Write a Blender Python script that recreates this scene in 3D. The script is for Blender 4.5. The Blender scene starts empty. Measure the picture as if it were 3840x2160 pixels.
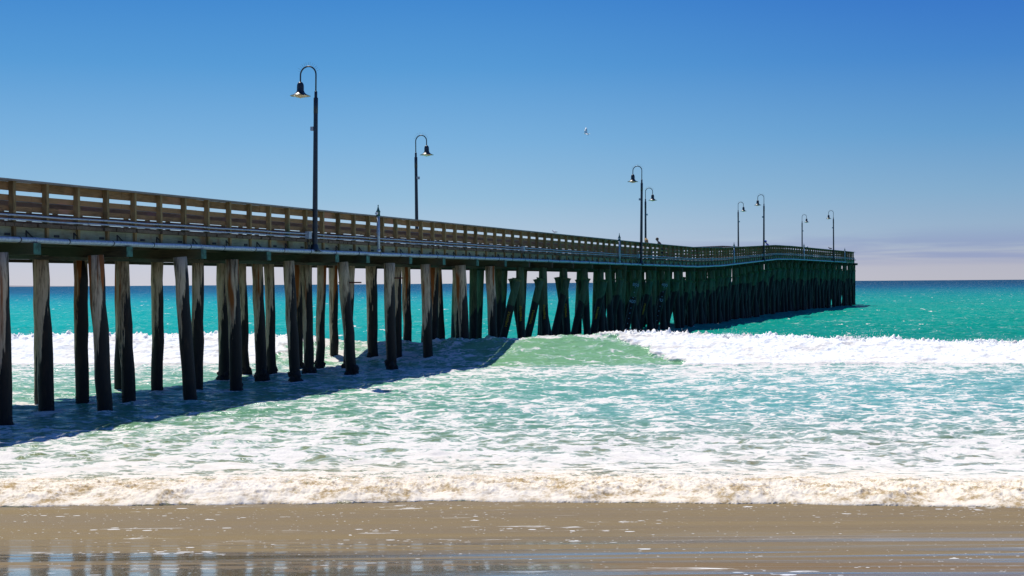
import bpy, math, random
import numpy as np
from mathutils import Vector, Matrix
random.seed(11); RS = np.random.RandomState(5)
S = bpy.context.scene
COL = S.collection
PI = math.pi

# ------------------------------------------------------------------ camera
CH, F = 3.25, 5333.0            # camera height above the water; focal length in photo pixels (50 mm)
cam_d = bpy.data.cameras.new('camera'); cam = bpy.data.objects.new('camera', cam_d); COL.objects.link(cam)
cam_d.lens = 50.0; cam_d.sensor_width = 36.0; cam_d.clip_end = 120000; cam_d.clip_start = 0.1
RC = Matrix.Rotation(math.radians(90 - 0.199), 3, 'X') @ Matrix.Rotation(math.radians(-0.40), 3, 'Z')
cam.matrix_world = Matrix.Translation((0, 0, CH)) @ RC.to_4x4()
S.camera = cam
def ground(px, py, z=0.0):
    d = RC @ Vector((px - 1920, 1080 - py, -F))
    t = (z - CH) / d.z
    return Vector((d.x * t, d.y * t, z))
def at_depth(px, py, Y):
    d = RC @ Vector((px - 1920, 1080 - py, -F)); t = Y / d.y
    return Vector((d.x * t, Y, CH + d.z * t))
def pix(p):
    v = RC.transposed() @ (Vector(p) - Vector((0, 0, CH)))
    return 1920 + F * v.x / -v.z, 1080 - F * v.y / -v.z

# ------------------------------------------------------------------ render settings
S.render.engine = 'CYCLES'
S.cycles.use_denoising = True
S.cycles.max_bounces = 6; S.cycles.diffuse_bounces = 3; S.cycles.glossy_bounces = 3
S.cycles.sample_clamp_indirect = 6
S.view_settings.view_transform = 'Standard'; S.view_settings.look = 'None'
S.view_settings.exposure = 0.0; S.view_settings.gamma = 1.0

# ------------------------------------------------------------------ node helpers
class NT:
    def __init__(s, tree): s.t = tree; s.n = tree.nodes; s.l = tree.links
    def node(s, typ, **kw):
        n = s.n.new(typ)
        for k, v in kw.items():
            if k.startswith('_'): setattr(n, k[1:], v)
            else:
                key = k.replace('__', ' ')
                s.put(n.inputs[key], v)
        return n
    def put(s, sock, v):
        if isinstance(v, bpy.types.NodeSocket): s.l.new(v, sock)
        elif v is not None:
            try: sock.default_value = v
            except Exception:
                sock.default_value = tuple(v) + (1.0,)
    def math(s, op, a, b=None, c=None, clamp=False):
        n = s.n.new('ShaderNodeMath'); n.operation = op; n.use_clamp = clamp
        s.put(n.inputs[0], a)
        if b is not None: s.put(n.inputs[1], b)
        if c is not None: s.put(n.inputs[2], c)
        return n.outputs[0]
    def vmath(s, op, a, b=None):
        n = s.n.new('ShaderNodeVectorMath'); n.operation = op
        s.put(n.inputs[0], a)
        if b is not None: s.put(n.inputs[1], b)
        return n.outputs[0]
    def mix(s, f, a, b):
        n = s.n.new('ShaderNodeMix'); n.data_type = 'RGBA'; n.clamp_factor = True
        s.put(n.inputs[0], f); s.put(n.inputs[6], c4(a)); s.put(n.inputs[7], c4(b))
        return n.outputs[2]
    def noise(s, vec, scale, detail=4, rough=.5, dist=0.0, out=0):
        n = s.n.new('ShaderNodeTexNoise')
        s.put(n.inputs['Vector'], vec); n.inputs['Scale'].default_value = scale
        n.inputs['Detail'].default_value = detail; n.inputs['Roughness'].default_value = rough
        n.inputs['Distortion'].default_value = dist
        return n.outputs[out]
    def voro(s, vec, scale, feature='F1', out='Distance', rnd=1.0):
        n = s.n.new('ShaderNodeTexVoronoi'); n.feature = feature
        s.put(n.inputs['Vector'], vec); n.inputs['Scale'].default_value = scale
        n.inputs['Randomness'].default_value = rnd
        return n.outputs[out]
    def ss(s, v, a, b):                      # smoothstep
        n = s.n.new('ShaderNodeMapRange'); n.interpolation_type = 'SMOOTHSTEP'
        s.put(n.inputs[0], v); s.put(n.inputs[1], a); s.put(n.inputs[2], b)
        n.inputs[3].default_value = 0; n.inputs[4].default_value = 1
        return n.outputs[0]
    def mapr(s, v, a, b, c, d):
        n = s.n.new('ShaderNodeMapRange')
        s.put(n.inputs[0], v); s.put(n.inputs[1], a); s.put(n.inputs[2], b); s.put(n.inputs[3], c); s.put(n.inputs[4], d)
        return n.outputs[0]
    def sep(s, v):
        n = s.n.new('ShaderNodeSeparateXYZ'); s.put(n.inputs[0], v); return n.outputs
    def comb(s, x, y, z):
        n = s.n.new('ShaderNodeCombineXYZ'); s.put(n.inputs[0], x); s.put(n.inputs[1], y); s.put(n.inputs[2], z); return n.outputs[0]
    def ramp(s, f, stops, interp='LINEAR'):
        n = s.n.new('ShaderNodeValToRGB'); s.put(n.inputs[0], f); cr = n.color_ramp; cr.interpolation = interp
        while len(cr.elements) > 1: cr.elements.remove(cr.elements[-1])
        cr.elements[0].position = stops[0][0]; cr.elements[0].color = c4(stops[0][1])
        for p, c in stops[1:]:
            e = cr.elements.new(p); e.color = c4(c)
        return n.outputs[0]
    def attr(s, name, out='Fac'):
        n = s.n.new('ShaderNodeAttribute'); n.attribute_name = name; return n.outputs[out]
    def bump(s, h, strength=.5, dist=.02, normal=None):
        n = s.n.new('ShaderNodeBump'); s.put(n.inputs['Height'], h)
        s.put(n.inputs['Strength'], strength); s.put(n.inputs['Distance'], dist)
        if normal is not None: s.put(n.inputs['Normal'], normal)
        return n.outputs[0]
def c4(c):
    if isinstance(c, bpy.types.NodeSocket): return c
    c = tuple(c); return c if len(c) == 4 else c + (1.0,)
MATS = {}
def material(name):
    m = bpy.data.materials.new(name); m.use_nodes = True; m.node_tree.nodes.clear()
    t = NT(m.node_tree)
    o = t.n.new('ShaderNodeOutputMaterial'); p = t.n.new('ShaderNodeBsdfPrincipled')
    t.l.new(p.outputs[0], o.inputs[0]); MATS[name] = m
    t.out = o; t.p = p
    t.pos = t.n.new('ShaderNodeNewGeometry').outputs['Position']
    return m, t
def setp(t, color=None, rough=None, metal=None, spec=None, normal=None, ior=None, **kw):
    p = t.p
    if color is not None: t.put(p.inputs['Base Color'], c4(color))
    if rough is not None: t.put(p.inputs['Roughness'], rough)
    if metal is not None: t.put(p.inputs['Metallic'], metal)
    if spec is not None: t.put(p.inputs['Specular IOR Level'], spec)
    if ior is not None: t.put(p.inputs['IOR'], ior)
    if normal is not None: t.put(p.inputs['Normal'], normal)

# ------------------------------------------------------------------ mesh helpers
class MB:
    def __init__(s): s.v = []; s.f = []; s.sm = []
    def add(s, vs, fs, smooth=False):
        b = len(s.v); s.v += [tuple(v) for v in vs]
        s.f += [tuple(i + b for i in f) for f in fs]; s.sm += [smooth] * len(fs)
    def hexa(s, c):                                   # eight corners: 4 bottom ccw, 4 top ccw
        s.add(c, [(3, 2, 1, 0), (4, 5, 6, 7), (0, 1, 5, 4), (1, 2, 6, 5), (2, 3, 7, 6), (3, 0, 4, 7)])
    def box(s, c, sx, sy, sz, ax=None):
        c = Vector(c); ax = ax or Matrix.Identity(3)
        cs = []
        for z in (-.5, .5):
            for x, y in ((-.5, -.5), (.5, -.5), (.5, .5), (-.5, .5)):
                cs.append(c + ax @ Vector((x * sx, y * sy, z * sz)))
        s.hexa(cs)
    def tube(s, pts, rad, n=10, cap=True, smooth=True, jit=0.0):
        pts = [Vector(p) for p in pts]; k = len(pts)
        if not hasattr(rad, '__len__'): rad = [rad] * k
        vs = []; prev = None
        for i, p in enumerate(pts):
            d = (pts[min(i + 1, k - 1)] - pts[max(i - 1, 0)]).normalized()
            if prev is None:
                a = Vector((0, 0, 1)) if abs(d.z) < .9 else Vector((1, 0, 0))
                u = d.cross(a).normalized()
            else:
                u = (prev - d * prev.dot(d)).normalized()
            prev = u; w = d.cross(u)
            for j in range(n):
                t = 2 * PI * j / n
                r = rad[i] * (1 + (random.uniform(-jit, jit) if jit else 0))
                vs.append(p + (u * math.cos(t) + w * math.sin(t)) * r)
        fs = [(i * n + j, i * n + (j + 1) % n, (i + 1) * n + (j + 1) % n, (i + 1) * n + j) for i in range(k - 1) for j in range(n)]
        s.add(vs, fs, smooth)
        if cap:
            b = len(s.v) - len(vs)
            s.f.append(tuple(b + j for j in range(n))[::-1]); s.sm.append(False)
            s.f.append(tuple(b + (k - 1) * n + j for j in range(n))); s.sm.append(False)
    def lathe(s, prof, n=24, org=(0, 0, 0)):
        org = Vector(org); vs = []
        for r, z in prof:
            for j in range(n):
                t = 2 * PI * j / n; vs.append(org + Vector((r * math.cos(t), r * math.sin(t), z)))
        k = len(prof)
        s.add(vs, [(i * n + j, i * n + (j + 1) % n, (i + 1) * n + (j + 1) % n, (i + 1) * n + j) for i in range(k - 1) for j in range(n)], True)
    def blob(s, c, r, sc=(1, 1, 1), jit=.0, nu=8, nv=6):
        c = Vector(c); vs = [c + Vector((0, 0, -r * sc[2]))]
        for i in range(1, nv):
            ph = -PI / 2 + PI * i / nv
            for j in range(nu):
                t = 2 * PI * j / nu; q = r * (1 + random.uniform(-jit, jit))
                vs.append(c + Vector((q * math.cos(ph) * math.cos(t) * sc[0], q * math.cos(ph) * math.sin(t) * sc[1], q * math.sin(ph) * sc[2])))
        vs.append(c + Vector((0, 0, r * sc[2]))); fs = []
        for j in range(nu): fs.append((0, 1 + (j + 1) % nu, 1 + j))
        for i in range(nv - 2):
            for j in range(nu):
                a = 1 + i * nu; b = a + nu
                fs.append((a + j, a + (j + 1) % nu, b + (j + 1) % nu, b + j))
        a = 1 + (nv - 2) * nu
        for j in range(nu): fs.append((a + j, a + (j + 1) % nu, len(vs) - 1))
        s.add(vs, fs, True)
    def mesh(s, name, org=(0, 0, 0)):
        me = bpy.data.meshes.new(name); o = Vector(org)
        me.from_pydata([(v[0] - o.x, v[1] - o.y, v[2] - o.z) for v in s.v], [], s.f)
        me.polygons.foreach_set('use_smooth', s.sm); me.update(); return me
WORLD = {}                                              # object name -> world location of its origin
def wloc(o): return WORLD.get(o.name, Vector((0, 0, 0))) if o else Vector((0, 0, 0))
def obj(name, mb, mat, parent=None, org=None):
    """one mesh object; vertices given in world space (parent chain unrotated)"""
    if org is None: org = wloc(parent)
    org = Vector(org)
    o = bpy.data.objects.new(name, mb.mesh(name, org) if isinstance(mb, MB) else mb); COL.objects.link(o)
    if mat and not o.data.materials: o.data.materials.append(MATS[mat])
    o.parent = parent; o.location = org - wloc(parent); WORLD[o.name] = org
    return o
def empty(name, loc, parent=None):
    o = bpy.data.objects.new(name, None); COL.objects.link(o); o.empty_display_size = .2
    o.parent = parent; o.location = Vector(loc) - wloc(parent); WORLD[o.name] = Vector(loc); return o
def tag(o, label=None, cat=None, group=None, kind=None):
    if label: o['label'] = label
    if cat: o['category'] = cat
    if group: o['group'] = group
    if kind: o['kind'] = kind
    return o
def copy_tree(o, parent=None):
    c = o.copy(); COL.objects.link(c)
    c.parent = parent
    for ch in list(o.children): copy_tree(ch, c)
    return c

# ------------------------------------------------------------------ pier path
KY = np.array([8.0, 33.1, 65.0, 90.0, 108.5, 150.0, 188.0])
KX = np.array([-20.7, -11.9, -0.65, 8.1, 15.05, 29.0, 45.3])
YY = np.linspace(8, 188, 721)
def smooth_interp(y):
    r = np.zeros_like(y)
    for d in (-3, -1.5, 0, 1.5, 3): r += np.interp(y + d, KY, KX)
    r /= 5
    e = np.interp(y, KY, KX)
    w = np.clip(np.minimum(y - 8, 188 - y) / 3, 0, 1)
    return r * w + e * (1 - w)
XX = smooth_interp(YY)
ZT = np.interp(YY, [8, 104, 113, 142, 152, 188], [5.78, 5.78, 5.95, 6.88, 7.02, 7.05])
SS = np.concatenate([[0], np.cumsum(np.hypot(np.diff(XX), np.diff(YY)))])
SMAX = SS[-1]
def s_of_y(y): return float(np.interp(y, YY, SS))
def frame(s):
    if s > SMAX - .01 or s < .01:
        s0_ = min(max(s, .02), SMAX - .02); p, z, d, n = frame(s0_); return p + d * (s - s0_), z, d, n
    x = float(np.interp(s, SS, XX)); y = float(np.interp(s, SS, YY)); z = float(np.interp(s, SS, ZT))
    x2 = float(np.interp(s + 1.5, SS, XX)) - float(np.interp(s - 1.5, SS, XX)); y2 = float(np.interp(s + 1.5, SS, YY)) - float(np.interp(s - 1.5, SS, YY))
    l = math.hypot(x2, y2); d = Vector((x2 / l, y2 / l, 0)); n = Vector((d.y, -d.x, 0))
    return Vector((x, y, 0)), z, d, n
def P(s, u, h):                          # u metres inward from the near railing line, h metres below the rail top
    p, z, d, n = frame(s); q = p - n * u; return Vector((q.x, q.y, z - h))
def axes(s):
    _, _, d, n = frame(s); return Matrix((d, -n, Vector((0, 0, 1)))).transposed()
def sweep(mb, s0, s1, u0, u1, h0, h1, step=3.66, gap=0.0, jit=0.0):
    s = s0
    while s < s1 - .01:
        e = min(s + step, s1); a, b = s + gap / 2, e - gap / 2
        du = random.uniform(-jit, jit); dh = random.uniform(-jit, jit)
        c = [P(a, u0 + du, h1 + dh), P(b, u0 + du, h1 + dh), P(b, u1 + du, h1 + dh), P(a, u1 + du, h1 + dh),
             P(a, u0 + du, h0 + dh), P(b, u0 + du, h0 + dh), P(b, u1 + du, h0 + dh), P(a, u1 + du, h0 + dh)]
        mb.hexa(c); s = e
WID = 5.3
S0 = s_of_y(17.0)
S_END = SMAX

# ------------------------------------------------------------------ materials
def wood(name, c1, c2, c3=None, scale=(1, 1, 1), rough=.85, green=None, gfac=.0):
    m, t = material(name)
    oi = t.n.new('ShaderNodeObjectInfo').outputs['Random']
    v = t.vmath('MULTIPLY', t.pos, scale)
    n1 = t.noise(v, 9, 6, .6); n2 = t.noise(t.pos, .9, 3, .5); n3 = t.noise(v, 40, 3, .6)
    f = t.math('ADD', t.math('MULTIPLY', n1, .6), t.math('MULTIPLY', t.math('ADD', n2, t.math('MULTIPLY', oi, .5)), .55))
    col = t.mix(t.ss(f, .38, .85), c1, c2)
    if c3: col = t.mix(t.ss(t.noise(t.pos, .6, 4, .6), .55, .7), col, c3)
    if green: col = t.mix(t.math('MULTIPLY', t.ss(t.noise(t.pos, .45, 3, .5), .42, .6), gfac), col, green)
    knots = t.ss(t.voro(v, 3.2), .12, .05)
    col = t.mix(t.math('MULTIPLY', knots, .6), col, (.02, .015, .01))
    setp(t, col, rough, spec=.25, normal=t.bump(t.math('ADD', n1, n3), .5, .01))
wood('rail_wood', (.10, .057, .025), (.28, .165, .075), (.33, .165, .105), (.35, .35, 3))
wood('post_wood', (.095, .068, .030), (.28, .20, .09), (.12, .14, .07), (3, 3, .35))
wood('cap_wood', (.15, .14, .13), (.26, .25, .23), None, (.4, .4, 3))
wood('deck_wood', (.06, .045, .03), (.16, .12, .08), None, (2, 2, 2))
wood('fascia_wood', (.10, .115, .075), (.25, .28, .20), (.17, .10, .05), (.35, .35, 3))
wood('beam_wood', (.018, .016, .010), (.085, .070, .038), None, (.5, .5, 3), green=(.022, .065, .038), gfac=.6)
def pile_mat(name, zt, amp, top1, top2, bot, rust=0.35, edge=.12, green=0.0):
    m, t = material(name)
    z = t.sep(t.pos)[2]
    st = t.noise(t.vmath('MULTIPLY', t.pos, (7, 7, .55)), 1.0, 5, .6)
    fine = t.noise(t.vmath('MULTIPLY', t.pos, (40, 40, 2.5)), 1.0, 4, .65)
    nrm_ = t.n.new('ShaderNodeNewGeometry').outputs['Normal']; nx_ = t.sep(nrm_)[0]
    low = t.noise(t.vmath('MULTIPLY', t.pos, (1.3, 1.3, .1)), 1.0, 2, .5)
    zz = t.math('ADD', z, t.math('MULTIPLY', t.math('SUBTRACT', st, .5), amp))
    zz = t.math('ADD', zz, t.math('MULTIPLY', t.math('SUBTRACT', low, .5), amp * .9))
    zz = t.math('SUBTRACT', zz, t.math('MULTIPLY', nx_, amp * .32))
    zz = t.math('ADD', zz, t.math('MULTIPLY', t.math('SUBTRACT', fine, .5), edge * 6))
    if name != 'old_pile':
        py_ = t.sep(t.pos)[1]
        zz = t.math('SUBTRACT', zz, t.math('MULTIPLY', t.ss(py_, 85, 150), 1.05))
        zz = t.math('ADD', zz, t.math('MULTIPLY', t.math('SUBTRACT', t.noise(t.vmath('MULTIPLY', t.pos, (.9, .9, 0)), 1.0, 1, .5), .5), 1.8))
    up = t.ss(zz, zt - edge, zt + edge)
    top = t.mix(t.ss(t.math('ADD', t.math('MULTIPLY', st, .5), t.math('MULTIPLY', fine, .5)), .38, .56), top1, top2)
    if rust:
        rm = t.math('MULTIPLY', t.ss(t.noise(t.vmath('MULTIPLY', t.pos, (3.3, 3.3, .22)), 1.0, 3, .5), .53, .64), t.ss(z, 1.6, 3.6))
        top = t.mix(t.math('MULTIPLY', rm, rust * 2), top, (.26, .085, .02))
    if green:
        gm = t.ss(t.noise(t.vmath('MULTIPLY', t.pos, (1.1, 1.1, .2)), 1.0, 2, .5), .4, .62)
        top = t.mix(t.math('MULTIPLY', gm, green), top, (.03, .16, .085))
    crack = t.ss(fine, .62, .72)
    top = t.mix(t.math('MULTIPLY', crack, .5), top, (.02, .015, .012))
    botc = t.mix(t.ss(t.noise(t.vmath('MULTIPLY', t.pos, (5, 5, 1.1)), 1, 4, .6), .5, .75), bot, (bot[0] * 4.5, bot[1] * 3.2, bot[2] * 2.0))
    col = t.mix(up, botc, top)
    hb = t.math('ADD', t.math('MULTIPLY', fine, 1.0), t.math('MULTIPLY', st, .6))
    setp(t, col, t.mapr(up, 0, 1, .55, .9), spec=.25, normal=t.bump(hb, .7, .025))
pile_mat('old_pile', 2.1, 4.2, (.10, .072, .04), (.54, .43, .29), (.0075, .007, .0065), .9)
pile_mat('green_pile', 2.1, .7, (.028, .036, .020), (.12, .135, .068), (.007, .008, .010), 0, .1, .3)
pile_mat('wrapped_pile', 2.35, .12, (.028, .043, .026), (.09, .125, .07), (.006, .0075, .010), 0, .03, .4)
def simple(name, col, rough=.5, metal=0.0, var=.15, scale=8, spec=.5, bump=.1):
    m, t = material(name)
    n = t.noise(t.pos, scale, 5, .6)
    c = t.mix(t.ss(n, .3, .7), tuple(x * (1 - var) for x in col), tuple(min(1, x * (1 + var)) for x in col))
    setp(t, c, rough, metal, spec=spec, normal=t.bump(n, bump, .01))
simple('galvanised', (.34, .42, .50), .45, .25, .22, 14)
simple('conduit_grey', (.33, .38, .45), .4, .3, .12, 9)
simple('lamp_paint', (.012, .018, .028), .38, .0, .25, 6)
simple('lamp_inner', (.62, .52, .42), .35, .0, .05, 6)
simple('dark_iron', (.02, .022, .025), .7, .2, .3, 10)
simple('green_bronze', (.02, .10, .085), .5, .2, .3, 20)
simple('box_grey', (.33, .38, .43), .5, .1, .08, 6)
simple('teal_wood', (.035, .125, .095), .8, 0, .55, 7)
simple('white_enamel', (.8, .76, .74), .4, 0, .03, 6)
simple('red_rust', (.13, .035, .02), .85, 0, .4, 12)
simple('barnacle', (.016, .012, .010), .8, 0, .6, 22, bump=.8)
simple('yellow_paint', (.55, .36, .02), .7, 0, .2, 20)
simple('chalk_paint', (.28, .42, .55), .8, 0, .3, 20)
simple('skin', (.48, .27, .19), .6, 0, .05, 6)
simple('blonde_hair', (.50, .29, .10), .7, 0, .2, 30)
simple('brown_hair', (.09, .05, .03), .7, 0, .2, 30)
simple('dark_cloth', (.012, .014, .025), .9, 0, .2, 30)
simple('blue_cloth', (.01, .06, .50), .8, 0, .1, 20)
simple('tan_cloth', (.42, .27, .15), .9, 0, .15, 20)
simple('white_cloth', (.8, .8, .78), .9, 0, .04, 20)
simple('denim', (.05, .07, .12), .9, 0, .15, 30)
simple('gull_white', (.85, .84, .82), .7, 0, .03, 6)
simple('gull_grey', (.25, .25, .27), .7, 0, .1, 6)
simple('pelican_brown', (.07, .05, .045), .8, 0, .3, 10)
simple('headland_rock', (.20, .19, .20), .9, 0, .2, .01)
m, t = material('lens_glass')
setp(t, (.85, .66, .38), .25, 0, .5); t.p.inputs['Subsurface Weight'].default_value = .0
t.p.inputs['Transmission Weight'].default_value = .25

# ------------------------------------------------------------------ pier
pier = empty('pier', P(S0, 2.6, 5.78))
tag(pier, 'long weathered timber pier on piles running out into the surf', 'pier')

# --- deck planks
mb = MB(); s = S0
while s < S_END:
    a, b = s + .006, s + .282; u0 = -.13 + random.uniform(-.05, .03); u1 = WID + .13 + random.uniform(-.03, .05); dz = random.uniform(-.008, .008)
    mb.hexa([P(a, u0, 1.115), P(b, u0, 1.115), P(b, u1, 1.115), P(a, u1, 1.115), P(a, u0, 1.03 + dz), P(b, u0, 1.03 + dz), P(b, u1, 1.03 + dz), P(a, u1, 1.03 + dz)])
    s += .29
obj('deck', mb, 'deck_wood', pier)
# --- stringers under the deck
for u in (0.0, 1.25, 2.55, 3.9, WID - .1):
    mb = MB(); sweep(mb, S0, S_END, u, u + .1, 1.119, 1.494, 3.67, .01, .004)
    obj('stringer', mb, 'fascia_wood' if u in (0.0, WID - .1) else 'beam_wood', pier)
# bolts and little hanger brackets on the seaward-facing stringer face
s = S0 + .4
while s < s_of_y(110):
    A = axes(s); mb = MB()
    for ds in (.35, .5):
        mb.box(P(s + ds, -.008, 1.30), .035, .02, .04, A)
    mb.box(P(s + .425, -.004, 1.30), .2, .006, .06, A)
    obj('bolt_plate', mb, 'dark_iron', pier)
    mb = MB(); mb.box(P(s + 1.1, -.012, 1.29), .03, .022, .2, A)
    mb.tube([P(s + 1.10, -.02, 1.21), P(s + 1.36, -.02, 1.37)], .014, 6)
    obj('hanger_bracket', mb, 'dark_iron', pier)
    s += 1.83
# --- bents: cap beams
bentY = [1.2621e5 * v * 1e-4 for v in (2.692, 2.973, 3.244, 3.527, 3.883, 4.068, 4.355, 4.61, 4.897, 5.168, 5.44)]
bents = [s_of_y(y) for y in bentY]
first = bents[0]
pre = []
s = first - 3.67
while s > S0: pre.append(s); s -= 3.67
bents = pre[::-1] + bents
IW = len(pre) + 10                         # first bent of the newer, wrapped piles
s = bents[-1] + 3.67
while s < S_END - .4: bents.append(s); s += 3.67
bents.append(S_END - .25)
for i, s in enumerate(bents):
    mb = MB(); A = axes(s)
    us = -.30 if i < IW else -.22
    ue = WID + .32
    if i == len(bents) - 1: us = -.3
    c = P(s, (us + ue) / 2, 1.635)
    mb.box(c, .27, ue - us, .275, A)
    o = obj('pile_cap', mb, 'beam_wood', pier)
    if i < 28 and i % 1 == 0:               # small steel tie plate on the visible end
        mb = MB(); mb.box(P(s, us - .006, 1.635), .262 if i < IW else .07, .012, .268, A)
        obj('end_board' if i < IW else 'tie_plate', mb, 'teal_wood' if i < IW else 'red_rust', o)
# corbel ledgers below the caps
mb = MB(); sweep(mb, S0, S_END, .95, 1.12, 1.763, 1.85, 7.3, .03, .004); sweep(mb, S0, S_END, 4.3, 4.47, 1.763, 1.85, 7.3, .03, .004)
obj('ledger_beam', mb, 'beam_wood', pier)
# beam sticking out at the sea end
mb = MB(); mb.box(P(S_END - .2, -.15, 1.62) + frame(S_END)[2] * .25, 1.3, .25, .26, axes(S_END))
obj('end_beam', mb, 'beam_wood', pier)

# --- piles
def pile_points(B, T, rb, rt, wob=.02):
    pts = []; rad = []
    for k in range(9):
        f = k / 8; p = B.lerp(T, f)
        if 0 < k < 8: p = p + Vector((random.uniform(-wob, wob), random.uniform(-wob, wob), 0))
        pts.append(p); rad.append((rb + (rt - rb) * f) * random.uniform(.97, 1.03))
    return pts, rad
def extend(B, T, zb=-1.0):
    k = (zb - B.z) / (T.z - B.z); return B + (T - B) * k
def barnacles(mb, p, r, hgt, seed):
    rr = random.Random(seed)
    q_ = .6 if hgt < .3 else 1.0
    for k in range(16):
        a = rr.uniform(0, 2 * PI); z = rr.uniform(-.05, hgt) * rr.uniform(.3, 1)
        q = p + Vector((math.cos(a) * r * .85, math.sin(a) * r * .85, z))
        mb.blob(q, rr.uniform(.07, .13) * q_, (1, 1, 1.1), .22, 7, 5)
NEAR = [  # bottom x, bottom y, bottom width, top x, top width, barnacles
 (20,1601,60,4,52,0),(176,1549,58,151,58,0),(155,1510,46,148,44,0),(309,1510,49,301,52,0),(394,1549,56,359,57,0),
 (484,1506,52,457,50,0),(452,1464,42,452,42,0),(591,1468,42,590,45,0),(715,1508,50,675,51,0),(740,1467,43,742,45,0),
 (842,1429,41,833,42,1),(888,1466,47,870,49,0),(918,1408,36,905,36,1),(981,1429,41,964,42,1),(1018,1409,34,1008,38,1),
 (1106,1434,40,1082,43,1),(1120,1383,34,1117,36,1),(1160,1408,38,1150,40,1),(1200,1386,32,1207,34,1),(1254,1360,31,1249,34,1),
 (1320,1407,40,1285,42,1),(1300,1386,30,1315,34,1),(1398,1361,35,1393,44,1),(1468,1387,36,1460,42,1),(1493,1363,30,1490,32,1),
 (1530,1343,31,1522,33,1),(1606,1364,35,1595,38,1),(1627,1342,28,1630,32,1),(1655,1322,32,1637,36,0),(1747,1344,32,1725,42,1),
 (1722,1322,28,1712,32,0),(1852,1328,32,1837,36,0)]
cnt = 0
for i, (bx, by, bw, tx, tw, bn) in enumerate(NEAR):
    B = ground(bx, by); Yd = B.y
    s = s_of_y(B.y); n = frame(s)[3]
    zt = float(np.interp(s, SS, ZT)) - 1.745
    lo, hi = -3.0, 3.0                      # lean in the plane of the bent so that the head sits under its cap
    for _ in range(40):
        t_ = (lo + hi) / 2
        if pix((B.x - n.x * t_, B.y - n.y * t_, zt))[0] > tx: lo = t_
        else: hi = t_
    T = Vector((B.x - n.x * t_, B.y - n.y * t_, zt))
    rb, rt = bw / 2 * Yd / F, tw / 2 * Yd / F
    pts, rad = pile_points(extend(B, T), T, rb * 1.02, rt)
    mb = MB(); mb.tube(pts, rad, 16, jit=.02)
    o = obj('piling', mb, 'old_pile', pier, B)
    cnt += 1
    mb = MB(); barnacles(mb, B, rb * (1 if bn else .82), .42 if bn else .22, i); obj('barnacles', mb, 'barnacle', o)
    if i in (20, 23):                       # rusty strap round the pile
        mb = MB(); c = B.lerp(T, .82 if i == 20 else .86)
        mb.box(c + n * (rb + .03) * 1.0, .03, .9 if i == 20 else .7, .05, axes(s)); obj('steel_strap', mb, 'red_rust', o)
# shoreward bents out of frame (for other viewpoints)
for s in pre:
    for u in (.8, 2.7, 4.6):
        T = P(s, u, 1.745); B = Vector((T.x + random.uniform(-.05, .1), T.y, 0))
        pts, rad = pile_points(extend(B, T), T, .21, .2); mb = MB(); mb.tube(pts, rad, 14, jit=.02)
        obj('piling', mb, 'old_pile', pier, B); cnt += 1
rest = MB(); rest_wrap = MB()
marks = []
def collar(mb, p, ax, r):
    ax = ax.normalized()
    mb.tube([p - ax * .10, p - ax * .02, p + ax * .03], [r * 1.03, r * 1.12, r * 1.32], 14, False)
    mb.tube([p + ax * .03, p - ax * .05], [r * 1.30, r * .9], 14, False)
def add_pile(B, T, rb, rt, mat, individual, has_collar=False, mark=None):
    pts, rad = pile_points(extend(B, T), T, rb, rt, .012)
    if individual:
        mb = MB(); mb.tube(pts, rad, 14, jit=.01)
        o = obj('piling', mb, mat, pier, B)
        if has_collar:
            mb = MB(); collar(mb, T, T - B, rt); obj('collar', mb, 'green_pile', o)
        if mark: marks.append((o, B, T, rb, mark))
    else:
        m_ = rest_wrap if has_collar else rest
        m_.tube(pts, rad, 10, jit=.01)
        if has_collar: collar(m_, T, T - B, rt)
j = 0
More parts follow.
